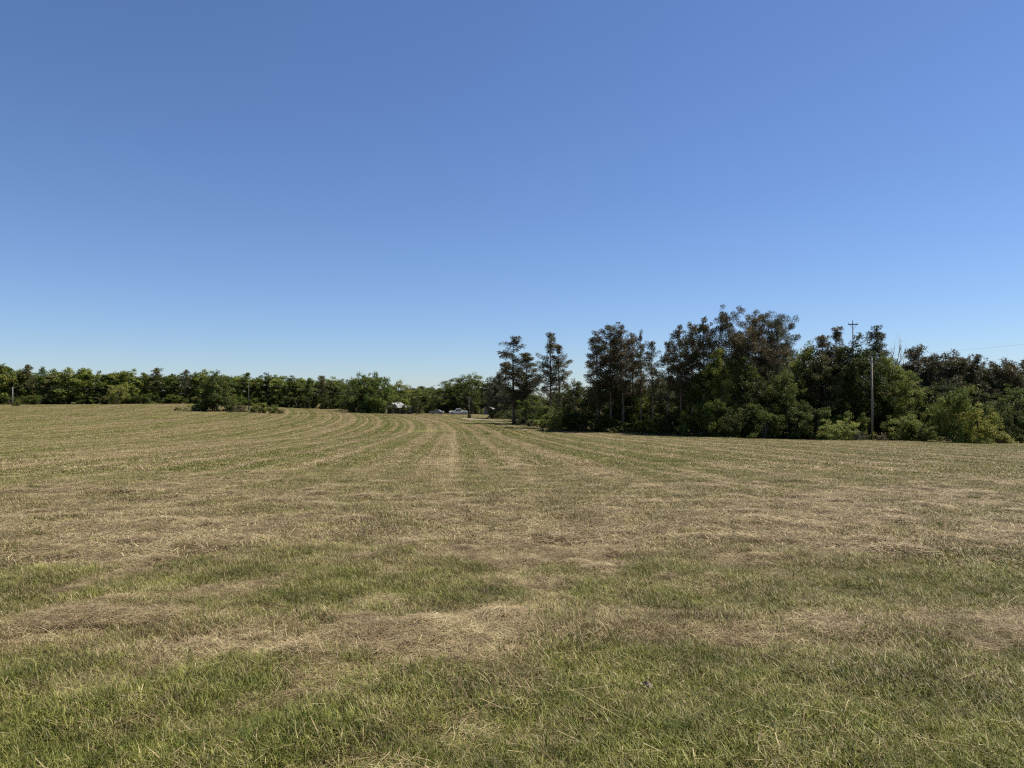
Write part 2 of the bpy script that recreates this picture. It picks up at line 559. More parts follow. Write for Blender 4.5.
def bark(name, c0, c1):
    m, t, out = material(name)
    tc = N(t, 'ShaderNodeTexCoord')
    mp = N(t, 'ShaderNodeMapping'); mp.inputs['Scale'].default_value = (6, 6, 1.2)
    t.links.new(tc.outputs['Object'], mp.inputs[0])
    n = noise(t, mp.outputs[0], 2.5, 6, .7)
    p = N(t, 'ShaderNodeBsdfPrincipled'); p.inputs['Roughness'].default_value = .9
    t.links.new(ramp(t, n, [(.3, c0), (.7, c1)]), p.inputs['Base Color'])
    b = N(t, 'ShaderNodeBump'); b.inputs['Strength'].default_value = .6; b.inputs['Distance'].default_value = .04
    t.links.new(n, b.inputs['Height']); t.links.new(b.outputs[0], p.inputs['Normal'])
    t.links.new(p.outputs[0], out.inputs[0])
    return m
m_bark = bark('oak_bark', (.055, .045, .036), (.17, .145, .115))
m_pbark = bark('pine_bark', (.075, .050, .036), (.22, .155, .11))
m_dead = bark('dead_wood', (.17, .15, .13), (.36, .33, .29))

# ------------------------------------------------------------------ tree generators (unit metres, base at origin)
def leaf_cards(C, Nrm, size, r, clump):
    """one bent diamond leaf spray per centre"""
    n = len(C)
    u = r.normal(size=(n, 3)); u -= (u * Nrm).sum(1, keepdims=True) * Nrm
    u /= np.linalg.norm(u, axis=1, keepdims=True) + 1e-9
    v = np.cross(Nrm, u)
    s = size * (.45 + 1.25 * r.random(n) ** 1.8)[:, None]
    V = np.stack([C - u * s * .5, C + v * s * .28 - Nrm * s * .08, C + u * s * .5, C - v * s * .28 - Nrm * s * .08], 1)
    rn = np.ones((n, 4, 4))
    rn[..., 0] = r.random(n)[:, None]; rn[..., 1] = clump[:, None]
    return V.reshape(-1, 3), rn.reshape(-1, 4)

def quads(n):
    a = np.arange(n * 4).reshape(-1, 4)
    return [tuple(q) for q in a.tolist()]

def broadleaf(seed, H=10., W=8., base=.15, limbs=20, leaf=.30, per=46, clump_r=.62, lean=0., shape='oval', stems=1, top=.95, flat=.75):
    r = np.random.default_rng(seed)
    tb = MB()
    centres, crad = [], []
    for s in range(stems):
        a0 = r.random() * 2 * PI
        off = Vector((math.cos(a0), math.sin(a0), 0)) * (W * .05 * (stems > 1))
        spread = Vector((math.cos(a0), math.sin(a0), 0)) * (W * .22 * (stems > 1))
        k = 7
        ph = r.random(2) * 6
        path = []
        for i in range(k):
            f = i / (k - 1)
            path.append(off + spread * f + Vector((math.sin(f * 4 + ph[0]) * .025 * H * f + lean * f * f * H, math.sin(f * 3.3 + ph[1]) * .025 * H * f, f * H * .86 - (0.12 if i == 0 else 0))))
        r0 = .021 * H / math.sqrt(stems) + .02
        tb.tube(path, [r0 * (1.35 if i == 0 else 1) * (1 - .85 * i / (k - 1)) for i in range(k)], 7)
        for l in range(limbs // stems):
            f = base + (1 - base) * ((l + r.random()) / (limbs // stems)) ** .9
            f = min(f, .99)
            # envelope radius at that height
            g = (f - base) / (1 - base)
            if shape == 'oval': env = (math.sin(PI * min(1, g * .82 + .16))) ** .7
            elif shape == 'dome': env = math.sqrt(max(0.02, 1 - (max(0, g - .25) / .78) ** 2))
            else: env = (1 - g) ** .75 * .95 + .08
            R = W * .5 * env * (.72 + .5 * r.random())
            ti = min(f * .86 * .9, .84) / .86 * (k - 1)
            i0 = min(int(ti), k - 2)
            p0 = path[i0].lerp(path[i0 + 1], ti - i0)
            az = r.random() * 2 * PI if stems == 1 else a0 + r.normal() * 1.1
            end = Vector((p0.x + math.cos(az) * R, p0.y + math.sin(az) * R, H * (f * top) + r.normal() * .03 * H))
            mid = p0.lerp(end, .5) + Vector((0, 0, .05 * R))
            rl = r0 * .34 * (1 - .5 * g)
            tb.tube([p0, mid, end], [rl, rl * .6, rl * .15], 4, False)
            nb = max(3, int(round(2 + R / W * 9)))
            for b in range(nb):
                q = .35 + .65 * (b + r.random()) / nb
                pp = p0.lerp(mid, q * 2) if q < .5 else mid.lerp(end, q * 2 - 1)
                dv = Vector(r.normal(size=3)) * (W * .075); dv.z *= .8
                cc = pp + dv
                if cc.z < .25: cc.z = .25
                tb.tube([pp, cc], [rl * .35, rl * .1], 3, False)
                centres.append(cc); crad.append(clump_r * (.55 + .8 * r.random()))
    C, NR, CL = [], [], []
    axis = np.array([lean * H * .4, 0, H * .5])
    for c, cr in zip(centres, crad):
        n = int(per * (.6 + .8 * r.random()) * (cr / clump_r) ** 1.5)
        d = r.normal(size=(n, 3)); d /= np.linalg.norm(d, axis=1, keepdims=True)
        rad = cr * r.random(n) ** .45
        P_ = np.array(c) + d * rad[:, None] * np.array([1, 1, flat])
        P_[:, 2] = np.maximum(P_[:, 2], .05)
        o = P_ - axis; o /= np.linalg.norm(o, axis=1, keepdims=True) + 1e-6
        nn = r.normal(size=(n, 3)) * .75 + o * .35 + d * .35 + np.array([0, 0, .65])
        nn /= np.linalg.norm(nn, axis=1, keepdims=True)
        C.append(P_); NR.append(nn); CL.append(np.full(n, r.random()))
    C, NR, CL = np.concatenate(C), np.concatenate(NR), np.concatenate(CL)
    V, rn = leaf_cards(C, NR, leaf, r, CL)
    return tb.mesh('trunk', m_bark, True), new_mesh('crown', V, quads(len(C)), m_leaf, rn)

def pine(seed, H=15., W=5.5, base=.35, whorls=20, per_whorl=4, shape='cone', tuft=.34, needles=44, lean=0., density=1.0, bare_stubs=6, nw=.037, puff=.36, puff_gap=.50):
    r = np.random.default_rng(seed)
    tb = MB()
    k = 9
    ph = r.random(2) * 6
    path = []
    for i in range(k):
        f = i / (k - 1)
        path.append(Vector((math.sin(f * 3 + ph[0]) * .012 * H * f + lean * f * H, math.sin(f * 2.6 + ph[1]) * .012 * H * f, f * H * .985 - (.12 if i == 0 else 0))))
    r0 = .0125 * H
    tb.tube(path, [r0 * (1.25 if i == 0 else 1) * (1 - .88 * i / (k - 1)) for i in range(k)], 7)
    def on(f):
        ti = min(f, .999) * (k - 1); i0 = int(ti)
        return path[i0].lerp(path[i0 + 1], ti - i0)
    tips, cl, rad_ = [], [], []
    for b in range(bare_stubs):
        f = base * (.35 + .65 * r.random()); az = r.random() * 2 * PI; L = W * .12 * (.5 + r.random())
        p0 = on(f); tb.tube([p0, p0 + Vector((math.cos(az) * L, math.sin(az) * L, -.1 * L))], [r0 * .2, r0 * .06], 3, False)
    for wv in range(whorls):
        g = (wv + .5 * r.random()) / whorls
        f = base + (1 - base) * g
        p0 = on(f)
        if shape == 'cone': env = (1 - g) ** .8 * .95 + .05
        elif shape == 'round': env = math.sqrt(max(.03, 1 - ((g - .42) / .62) ** 2))
        else: env = (.35 + .65 * math.sin(PI * min(1, g * .9 + .12))) * (1 - .35 * g)
        for b in range(per_whorl):
            if r.random() > density * (1 - .45 * max(0, g - .6) / .4): continue
            p0 = on(min(.995, max(base, f + r.normal() * .018)))
            az = r.random() * 2 * PI
            L = W * .5 * env * (.28 + 1.0 * r.random())
            up = (.05 + (.22 if shape == 'round' else .5) * g + r.normal() * .26) * L
            d = Vector((math.cos(az), math.sin(az), 0))
            p1 = p0 + d * L * .55 + Vector((0, 0, up * .35)); p2 = p0 + d * L + Vector((0, 0, up))
            rl = r0 * .28 * (1 - .6 * g)
            tb.tube([p0, p1, p2], [rl, rl * .6, rl * .2], 4, False)
            c = r.random()
            np_ = max(2, int(L / puff_gap + r.random()))
            for q in range(np_):
                s = .38 + .62 * (q + r.random() * .9) / np_
                pp = p0.lerp(p1, s * 2) if s < .5 else p1.lerp(p2, s * 2 - 1)
                sd_ = Vector((-d.y, d.x, 0)) * (r.normal() * .22 * L * (1.15 - s)) + Vector((0, 0, .08 + abs(r.normal()) * .12))
                e = pp + sd_
                tb.tube([pp, e], [rl * .35, rl * .12], 3, False)
                tips.append(e); cl.append(c * .5 + .5 * r.random()); rad_.append(puff * (.6 + .7 * r.random()) * (1.1 - .45 * g))
    for q in range(3):
        tips.append(on(.995 - .03 * q) - Vector((0, 0, .1))); cl.append(.5); rad_.append(puff * (.24 + .10 * q))
    T = np.array(tips); CLm = np.array(cl); PR = np.array(rad_)
    n = len(T); m = needles
    dd = r.normal(size=(n, m, 3)); dd /= np.linalg.norm(dd, axis=2, keepdims=True)
    base_p = T[:, None, :] + dd * (r.random((n, m, 1)) ** .5) * PR[:, None, None] * np.array([1, 1, .75])
    dd = dd * .8 + r.normal(size=(n, m, 3)) * .45 + np.array([0, 0, .35])
    dd /= np.linalg.norm(dd, axis=2, keepdims=True)
    Ln = tuft * (.6 + .6 * r.random((n, m, 1)))
    side = np.cross(dd, r.normal(size=(n, m, 3))); side /= np.linalg.norm(side, axis=2, keepdims=True) + 1e-9
    V = np.stack([base_p - side * nw * .5, base_p + dd * Ln * .6 - side * nw * .9, base_p + dd * Ln, base_p + dd * Ln * .6 + side * nw * .9], 2).reshape(-1, 3)
    rn = np.ones((n, m, 4, 4)); rn[..., 0] = r.random((n, m, 1)); rn[..., 1] = CLm[:, None, None]
    return tb.mesh('trunk', m_pbark, True), new_mesh('crown', V, quads(n * m), m_needle, rn.reshape(-1, 4))

def snag(seed, H=9.):
    r = np.random.default_rng(seed)
    tb, br = MB(), MB()
    path = [Vector((math.sin(i * .9 + seed) * .06 * i, math.cos(i * 1.3) * .05 * i, H * i / 6 - (.12 if i == 0 else 0))) for i in range(7)]
    tb.tube(path, [.12 * (1 - .85 * i / 6) for i in range(7)], 6)
    for b in range(14):
        f = .45 + .55 * r.random(); i0 = min(int(f * 6), 5); p0 = path[i0].lerp(path[i0 + 1], f * 6 - i0)
        az = r.random() * 2 * PI; L = (1.25 - f) * H * .22 * (.6 + r.random())
        p1 = p0 + Vector((math.cos(az) * L * .5, math.sin(az) * L * .5, L * .8)); p2 = p1 + Vector((math.cos(az) * L * .3, math.sin(az) * L * .3, L * .8))
        br.tube([p0, p1, p2], [.04, .03, .01], 4, False)
        for _ in range(4):
            q = p0.lerp(p2, .4 + .6 * r.random()); br.tube([q, q + Vector(r.normal(size=3)) * .3 + Vector((0, 0, .5))], [.016, .006], 3, False)
    return tb.mesh('trunk', m_dead, True), br.mesh('branches', m_dead, True)

# prototypes, each with a reference height and width; instances are scaled
PROTO = {}
def proto(key, fn, H, W, **kw):
    PROTO[key] = (*fn(H=H, W=W, **kw), H, W)
for i in range(5): proto(f'oak{i}', broadleaf, 11, 8.5, seed=200 + i, base=.12 + .03 * i, limbs=38, leaf=.25, per=80, clump_r=.70, shape=('oval', 'dome')[i % 2])
for i in range(3): proto(f'tall{i}', broadleaf, 14, 7.5, seed=220 + i, base=.16, limbs=46, leaf=.25, per=80, clump_r=.72, shape='oval')
for i in range(4): proto(f'bush{i}', broadleaf, 4, 4.6, seed=240 + i, base=.03, limbs=34, leaf=.17, per=80, clump_r=.44, shape='dome', stems=4)
for i in range(2): proto(f'weed{i}', broadleaf, 2, 2.6, seed=250 + i, base=.02, limbs=22, leaf=.17, per=30, clump_r=.26, shape='cone', stems=5, flat=1.2)
proto('low0', broadleaf, 10, 11, seed=271, base=.05, limbs=60, leaf=.34, per=80, clump_r=.85, shape='dome')
for i in range(5): proto(f'pine{i}', pine, 15, 5.6, seed=260 + i, base=.16 + .05 * i, whorls=24, per_whorl=5, shape='mid', density=.86)
for i in range(3): proto(f'slim{i}', pine, 15, 4.2, seed=280 + i, base=.36, whorls=16, per_whorl=4, shape='mid', density=.85, bare_stubs=12)
for i in range(3): proto(f'round{i}', pine, 16, 9.0, seed=290 + i, base=.45, whorls=15, per_whorl=7, shape='round', puff=.66, puff_gap=.92, needles=88)
for i in range(3): proto(f'young{i}', pine, 9, 6.0, seed=300 + i, base=.06, whorls=22, per_whorl=7, shape='mid', needles=44, puff=.34, bare_stubs=2)
# far trees: the same plan with fewer, larger sprays
for i in range(6): proto(f'faroak{i}', broadleaf, 13, 8, seed=320 + i, base=.06, limbs=34, leaf=.52, per=44, clump_r=.95, shape=('oval', 'dome')[i % 2])
for i in range(4): proto(f'farpine{i}', pine, 14, 5.5, seed=340 + i, base=.22 + .05 * i, whorls=18, per_whorl=5, shape='mid', tuft=.45, needles=26, nw=.09, puff=.6, puff_gap=.9)

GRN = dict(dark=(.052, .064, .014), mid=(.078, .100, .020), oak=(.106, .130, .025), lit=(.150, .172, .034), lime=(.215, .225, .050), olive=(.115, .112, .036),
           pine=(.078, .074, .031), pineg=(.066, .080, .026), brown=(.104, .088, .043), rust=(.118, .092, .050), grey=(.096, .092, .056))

def plant(name, key, px, depth, top, width, tint, label, cat, group=None, rz=None):
    """a tree or shrub standing at photo column px and distance depth, reaching the photo row top, its crown width photo pixels wide"""
    tm, cm, H0, W0 = PROTO[key]
    x = at(px, depth); z = gz(x, depth)
    H = height_to(px, depth, top); W = width / F * depth
    o = empty(name, (x, depth, z), random.random() * 2 * PI if rz is None else rz)
    o.scale = (W / W0, W / W0, H / H0)
    tr = link('trunk' if 'bush' not in key and 'weed' not in key else 'stems', tm, o)
    cr = link('crown' if 'bush' not in key and 'weed' not in key else 'foliage', cm, o)
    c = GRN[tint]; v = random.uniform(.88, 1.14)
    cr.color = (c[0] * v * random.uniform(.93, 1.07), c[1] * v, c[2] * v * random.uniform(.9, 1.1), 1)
    tag(o, label, cat, group)
    return o

# ------------------------------------------------------------------ far tree line on the left
FL = 'trees of the far tree line on the left'
far = [  # kind, px, top row, width, tint, label
 ('faroak0', 3, 363, 22, 'mid', 'tall green tree of the far tree line cut by the photo\'s left edge'),
 ('faroak1', 16, 370, 17, 'dark', 'dark tree right behind the grey utility pole at far left'),
 ('farpine0', 27, 363, 15, 'pine', 'thin pine with sparse tip standing above the far tree line near the left pole'),
 ('farpine1', 42, 366, 15, 'pineg', 'pine with a small pointed tip, right of the thin sparse pine at far left'),
 ('faroak2', 55, 371, 19, 'olive', 'olive-green tree between pointed pine and broad round tree in the left tree line'),
 ('faroak3', 70, 369, 20, 'oak', 'broad mid-green tree left of the tallest round tree in the left tree line'),
 ('faroak4', 88, 366, 20, 'mid', 'tallest round-topped deep green tree of the left tree line'),
 ('faroak5', 105, 373, 16, 'dark', 'low dark tree in the dip right of the tallest round tree'),
 ('faroak0', 116, 371, 17, 'oak', 'green tree just behind the bright lime shrub of the left tree line'),
 ('faroak1', 129, 370, 17, 'mid', 'dark-topped tree left of the notch in the left tree line'),
 ('farpine2', 144, 371, 15, 'pineg', 'dark pine standing right of the notch in the left tree line'),
 ('farpine3', 157, 367, 18, 'pine', 'thick dark pine rising above its neighbours right of the notch'),
 ('faroak2', 171, 373, 17, 'dark', 'shadowy tree between thick dark pine and the two thin pine tips'),
 ('farpine0', 186, 368, 12, 'pine', 'tall thin pine with wispy top above the weeds left of the lone field tree'),
 ('farpine1', 195, 371, 12, 'pineg', 'slightly lower thin pine right beside the wispy-topped pine'),
 ('faroak3', 205, 371, 18, 'lit', 'brighter green tree behind the left half of the lone field tree'),
 ('faroak4', 220, 373, 18, 'oak', 'green tree directly behind the lone field tree'),
 ('faroak5', 234, 375, 17, 'lit', 'yellowish green tree behind the right side of the lone field tree'),
 ('farpine2', 247, 371, 15, 'pineg', 'round-topped pine directly behind the middle utility pole'),
 ('faroak0', 257, 376, 15, 'mid', 'low green tree just right of the middle utility pole\'s pine'),
 ('faroak1', 267, 374, 17, 'dark', 'very dark tree behind the two green field bushes'),
 ('faroak2', 280, 375, 17, 'mid', 'mid-green tree right of the very dark one behind the field bushes'),
 ('faroak3', 292, 377, 19, 'dark', 'wide flat-topped dark tree in the middle of the far tree line'),
 ('farpine3', 309, 377, 13, 'pineg', 'narrow pine tip right of the wide flat-topped dark tree'),
 ('farpine0', 322, 374, 15, 'pine', 'spiky grey-green pine left of the big round trees by the house'),
 ('faroak4', 333, 379, 16, 'dark', 'dark tree between the spiky pine and the big round trees by the house')]
for i, (k, px, top, wd, ti, lab) in enumerate(far):
    nm = 'pine_tree' if 'pine' in k else 'broadleaf_tree'
    d = np.interp(px, [0, 180, 260, 340], [287, 290, 285, 268]) + random.uniform(-3, 3)
    plant(nm, k, px, d, top + (1.8 if 'pine' in k else 0), wd * (1.15 if 'pine' in k else 1.4), {'pine': 'olive', 'pineg': 'oak', 'mid': 'lit', 'oak': 'lit', 'dark': 'mid'}.get(ti, ti), lab, 'pine tree' if 'pine' in k else 'tree', FL)
FB = 'trees filling the back of the left tree line'
for i in range(34):
    px = -60 + i * 12.5 + random.uniform(-4, 4)
    if px > 352: continue
    d = np.interp(px, [0, 180, 260, 350], [297, 300, 295, 279]) + random.uniform(0, 6)
    plant('broadleaf_tree', f'faroak{i % 6}', px, d, np.interp(px, [-60, 0, 180, 350], [366, 369, 373, 379]) + random.uniform(-1, 3), 24, random.choice(['oak', 'mid', 'oak', 'lit']),
          'tree standing in the second row of the far left tree line', 'tree', FB)
FE = 'low edge shrubs along the left tree line'
for i in range(30):
    px = -30 + i * 12.2 + random.uniform(-4, 4)
    d = np.interp(px, [0, 180, 260, 340], [281, 284, 279, 262]) + random.uniform(-1, 2)
    plant('edge_shrub', f'bush{i % 4}', px, d, random.uniform(393, 398), random.uniform(10, 17), random.choice(['dark', 'mid', 'dark', 'olive', 'oak']),
          'low rounded shrub at the foot of the far left tree line', 'shrub', FE)
plant('lime_shrub', 'bush1', 117, 279, 384, 17, 'lime', 'bright lime-green shrub at the foot of the left tree line', 'shrub')
plant('pole_shrub', 'bush2', 15.5, 257, 400, 7, 'oak', 'small green shrub wrapped around the foot of the leftmost utility pole', 'shrub')

# lone tree in the field with its weeds
plant('field_tree', 'low0', 217, 200, 373, 35, 'mid', 'lone dark low-branched tree standing out in the mown field', 'tree')
plant('field_shrub', 'bush0', 202, 199, 401, 10, 'dark', 'dark shrub hugging the left side of the lone field tree', 'shrub')
plant('field_shrub', 'bush3', 230, 200, 404, 8, 'mid', 'small dark shrub at the right foot of the lone field tree', 'shrub')
plant('field_shrub', 'weed0', 192, 200, 404, 14, 'lit', 'low loose green weeds left of the lone field tree', 'weeds')
plant('field_shrub', 'weed1', 179, 199, 407, 9, 'olive', 'tiny weed clump furthest left of the lone field tree', 'weeds')
plant('field_shrub', 'weed1', 240, 200, 405, 16, 'brown', 'low brownish brush between lone field tree and the middle pole', 'weeds')
plant('field_shrub', 'bush1', 260, 197, 402, 13, 'lit', 'larger leafy green bush right of the middle utility pole', 'bush')
plant('field_shrub', 'bush2', 272, 196, 404.5, 9, 'oak', 'smaller green bush beside the leafy one right of the middle pole', 'bush')
plant('field_shrub', 'weed0', 251, 198, 406, 10, 'grey', 'pale dry weeds at the foot of the middle utility pole', 'weeds')
plant('field_shrub', 'weed0', 281, 196, 408.5, 9, 'olive', 'low weed tuft right of the smaller green bush', 'weeds')

# trees round the house
HG = 'trees around the white-roofed house'
for k, px, d, top, wd, ti, lab in [
 ('oak0', 353, 246, 379, 24, 'dark', 'dark tree at the left end of the clump beside the house'),
 ('low0', 362, 230, 375, 32, 'oak', 'big round green tree left of the house'),
 ('low0', 377, 224, 374.5, 27, 'oak', 'big round tree overhanging the left end of the white-roofed house'),
 ('oak3', 399, 246, 380, 24, 'lit', 'dark round tree rising directly behind the white-roofed house'),
 ('oak4', 418, 262, 387.5, 27, 'lit', 'lighter green low tree right of the white-roofed house'),
 ('oak0', 432, 258, 387.5, 26, 'oak', 'small round tree above the grey car'),
 ('oak1', 447, 243, 380, 30, 'oak', 'left one of the trees behind the white pickup truck'),
 ('oak4', 461, 243, 374, 30, 'mid', 'tall dark tree directly behind the white pickup truck'),
 ('oak2', 475, 240, 373.5, 30, 'oak', 'tall round tree right of the third utility pole'),
 ('oak3', 489, 236, 378, 27, 'dark', 'dark tree above the small shed at the end of the lane'),
 ('oak4', 506, 240, 386, 25, 'dark', 'dark tree behind the leftmost pines at the end of the lane')]:
    plant('house_tree', k, px, d, top, wd * 1.15, ti, lab, 'tree', HG)
plant('yard_tree', 'oak2', 391, 219, 401, 12, 'dark', 'small dark sapling in front of the white roof\'s middle', 'tree')
plant('yard_tree', 'oak4', 405, 220, 404, 11, 'mid', 'small leafy sapling in front of the house\'s right wing', 'tree')
plant('yard_tree', 'oak1', 472, 229, 384, 24, 'mid', 'dark spreading tree behind the rear end of the white pickup', 'tree')
plant('yard_tree', 'oak0', 417, 221, 396, 12, 'dark', 'slender dark tree added to shade the right end of the white-roofed house', 'tree')  # added so that it casts shade on the house
FW = 'far wood behind the house'
for i in range(26):
    px = 340 + i * 7.2 + random.uniform(-3, 3)
    plant('wood_tree', ('farpine%d' if i % 2 else 'faroak%d') % (i % 4), px, 330 + random.uniform(0, 25), 387.5 + random.uniform(-1.0, 1.5), 24, random.choice(['dark', 'mid', 'pineg']),
          'distant tree of the low wood seen behind the house', 'tree', FW)
HS = 'shrubs along the yard edge'
for i, (px, d, top, wd, ti) in enumerate([(345, 255, 403, 12, 'dark'), (357, 240, 403, 13, 'dark'), (371, 232, 405, 14, 'dark'), (380, 229, 407, 10, 'mid'), (417, 236, 406, 11, 'dark'), (425, 245, 405, 13, 'mid'),
        (443, 243, 404, 13, 'dark'), (456, 240, 400, 15, 'dark'), (472, 236, 403, 12, 'dark'), (480, 228, 408, 9, 'mid'), (499, 226, 404, 14, 'dark')]):
    plant('yard_shrub', f'bush{i % 4}', px, d, top, wd, ti, 'dark rounded shrub in the shade along the far yard edge', 'shrub', HS)
plant('cedar_shrub', 'young0', 469.3, 176, 413.5, 5, 'dark', 'small dark upright conifer at the foot of the third utility pole', 'shrub')

# ------------------------------------------------------------------ pines and thicket on the right
RP, RB, RS = 'pines of the right grove', 'broadleaf trees of the right grove', 'shrubs at the foot of the right grove'
pines = [
 ('young1', 499, 176, 374, 22, 'grey', 'low greyish conifer at the left end of the grove'),
 ('pine0', 514, 135, 337, 40, 'brown', 'leftmost tall pine of the grove, foliage low down its trunk'),
 ('pine1', 526, 134, 352, 30, 'pine', 'shorter pine leaning on the right of the leftmost tall pine'),
 ('slim0', 550, 116, 331, 25, 'pine', 'tall open pine with pointed top in the gap left of the brown pine group'),
 ('slim1', 560, 115, 346, 26, 'brown', 'shorter open pine just right of the pointed one in the gap'),
 ('pine2', 597, 104, 333, 30, 'brown', 'left outermost pine of the dense brown pine group'),
 ('pine3', 611, 103, 326, 32, 'pine', 'tallest pine of the dense brown pine group'),
 ('pine4', 623, 102, 327, 32, 'rust', 'rust-tinged pine in the middle of the dense brown group'),
 ('pine2', 633, 104, 335, 26, 'rust', 'rusty pine at the right side of the dense brown group'),
 ('slim2', 641, 101, 332, 15, 'pine', 'very slim pine standing free right of the brown group'),
 ('slim0', 653, 99, 340, 22, 'pine', 'slim bare-trunked pine alone in the bright gap'),
 ('slim1', 668, 97, 343, 22, 'pine', 'slim pine at the right rim of the bright gap'),
 ('pine4', 681, 95, 327, 28, 'brown', 'pine with rounded tuft top left of the wide-crowned pines'),
 ('pine3', 692, 96, 325, 28, 'rust', 'brownish pine between the rounded tuft pine and its taller neighbour'),
 ('pine2', 705, 94, 320, 32, 'brown', 'tall brown pine left of the wide-crowned pair'),
 ('round0', 727, 93, 317, 36, 'pine', 'left one of the wide-crowned tall pines'),
 ('round1', 756, 92, 317, 46, 'brown', 'biggest wide-crowned pine, highest tree of the whole grove'),
 ('round2', 778, 93, 318, 38, 'grey', 'wide-crowned pine on the right shoulder of the biggest one'),
 ('pine1', 821, 86, 334, 36, 'brown', 'brown pine standing left of the crossarm pole'),
 ('pine0', 838, 86, 328, 40, 'brown', 'rust-brown pine directly left of the crossarm pole'),
 ('pine2', 876, 87, 328, 36, 'pine', 'pine with two dark tufts right above the near utility pole'),
 ('young0', 918, 92, 351, 42, 'brown', 'brown young pine right of the bare snags'),
 ('young1', 934, 91, 357, 38, 'grey', 'greyish young pine second right of the bare snags'),
 ('young2', 950, 91, 357, 42, 'brown', 'pointed young pine behind the big round bush'),
 ('young0', 965, 92, 361, 38, 'rust', 'rusty young pine behind the lit side of the big bush'),
 ('pine1', 979, 90, 353, 24, 'pine', 'taller dark pine poking up behind the yellow-green bush'),
 ('young2', 995, 89, 365, 40, 'brown', 'young brown pine right of the taller dark pine'),
 ('young1', 1011, 89, 364, 40, 'brown', 'young pine above the dark tree at the right edge'),
 ('young0', 1030, 90, 363, 42, 'rust', 'young rusty pine cut by the photo\'s right edge')]
for k, px, d, top, wd, ti, lab in pines:
    plant('young_pine' if 'young' in k else 'pine_tree', k, px, d, top, wd * (1.45 if 'young' in k else 1.3), ti, lab, 'pine tree', RP)
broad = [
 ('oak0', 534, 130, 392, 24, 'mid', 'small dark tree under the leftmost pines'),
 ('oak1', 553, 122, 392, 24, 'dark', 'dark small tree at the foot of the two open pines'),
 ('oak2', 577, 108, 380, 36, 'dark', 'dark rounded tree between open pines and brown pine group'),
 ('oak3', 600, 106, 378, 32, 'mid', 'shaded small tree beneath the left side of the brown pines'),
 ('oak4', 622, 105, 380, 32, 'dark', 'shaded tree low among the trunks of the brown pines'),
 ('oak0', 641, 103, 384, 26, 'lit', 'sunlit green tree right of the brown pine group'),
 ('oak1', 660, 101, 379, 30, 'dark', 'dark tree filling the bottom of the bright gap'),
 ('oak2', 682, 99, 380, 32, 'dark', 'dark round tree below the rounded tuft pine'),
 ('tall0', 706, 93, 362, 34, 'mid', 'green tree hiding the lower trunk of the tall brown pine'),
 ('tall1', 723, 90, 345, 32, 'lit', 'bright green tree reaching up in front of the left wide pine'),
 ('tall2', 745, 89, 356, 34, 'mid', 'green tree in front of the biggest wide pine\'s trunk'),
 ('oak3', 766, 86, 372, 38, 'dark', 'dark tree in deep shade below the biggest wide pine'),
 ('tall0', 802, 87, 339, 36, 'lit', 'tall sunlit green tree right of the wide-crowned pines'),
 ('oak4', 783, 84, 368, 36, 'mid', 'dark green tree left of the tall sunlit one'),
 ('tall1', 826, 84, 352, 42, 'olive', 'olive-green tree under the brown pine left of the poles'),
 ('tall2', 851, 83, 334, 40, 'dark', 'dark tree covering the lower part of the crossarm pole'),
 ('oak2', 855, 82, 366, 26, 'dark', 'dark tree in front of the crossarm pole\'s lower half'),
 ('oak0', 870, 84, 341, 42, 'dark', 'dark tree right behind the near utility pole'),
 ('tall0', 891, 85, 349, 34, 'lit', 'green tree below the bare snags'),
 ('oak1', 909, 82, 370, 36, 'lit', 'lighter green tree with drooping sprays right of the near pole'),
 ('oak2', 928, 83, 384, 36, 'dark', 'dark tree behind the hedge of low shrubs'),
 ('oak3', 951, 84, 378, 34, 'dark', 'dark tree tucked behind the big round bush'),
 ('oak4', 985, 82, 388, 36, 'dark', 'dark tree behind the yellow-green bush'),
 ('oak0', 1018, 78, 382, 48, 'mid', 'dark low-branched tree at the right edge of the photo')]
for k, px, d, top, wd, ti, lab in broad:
    plant('grove_tree', k, px, d, top, wd * 1.15, ti, lab, 'tree', RB)
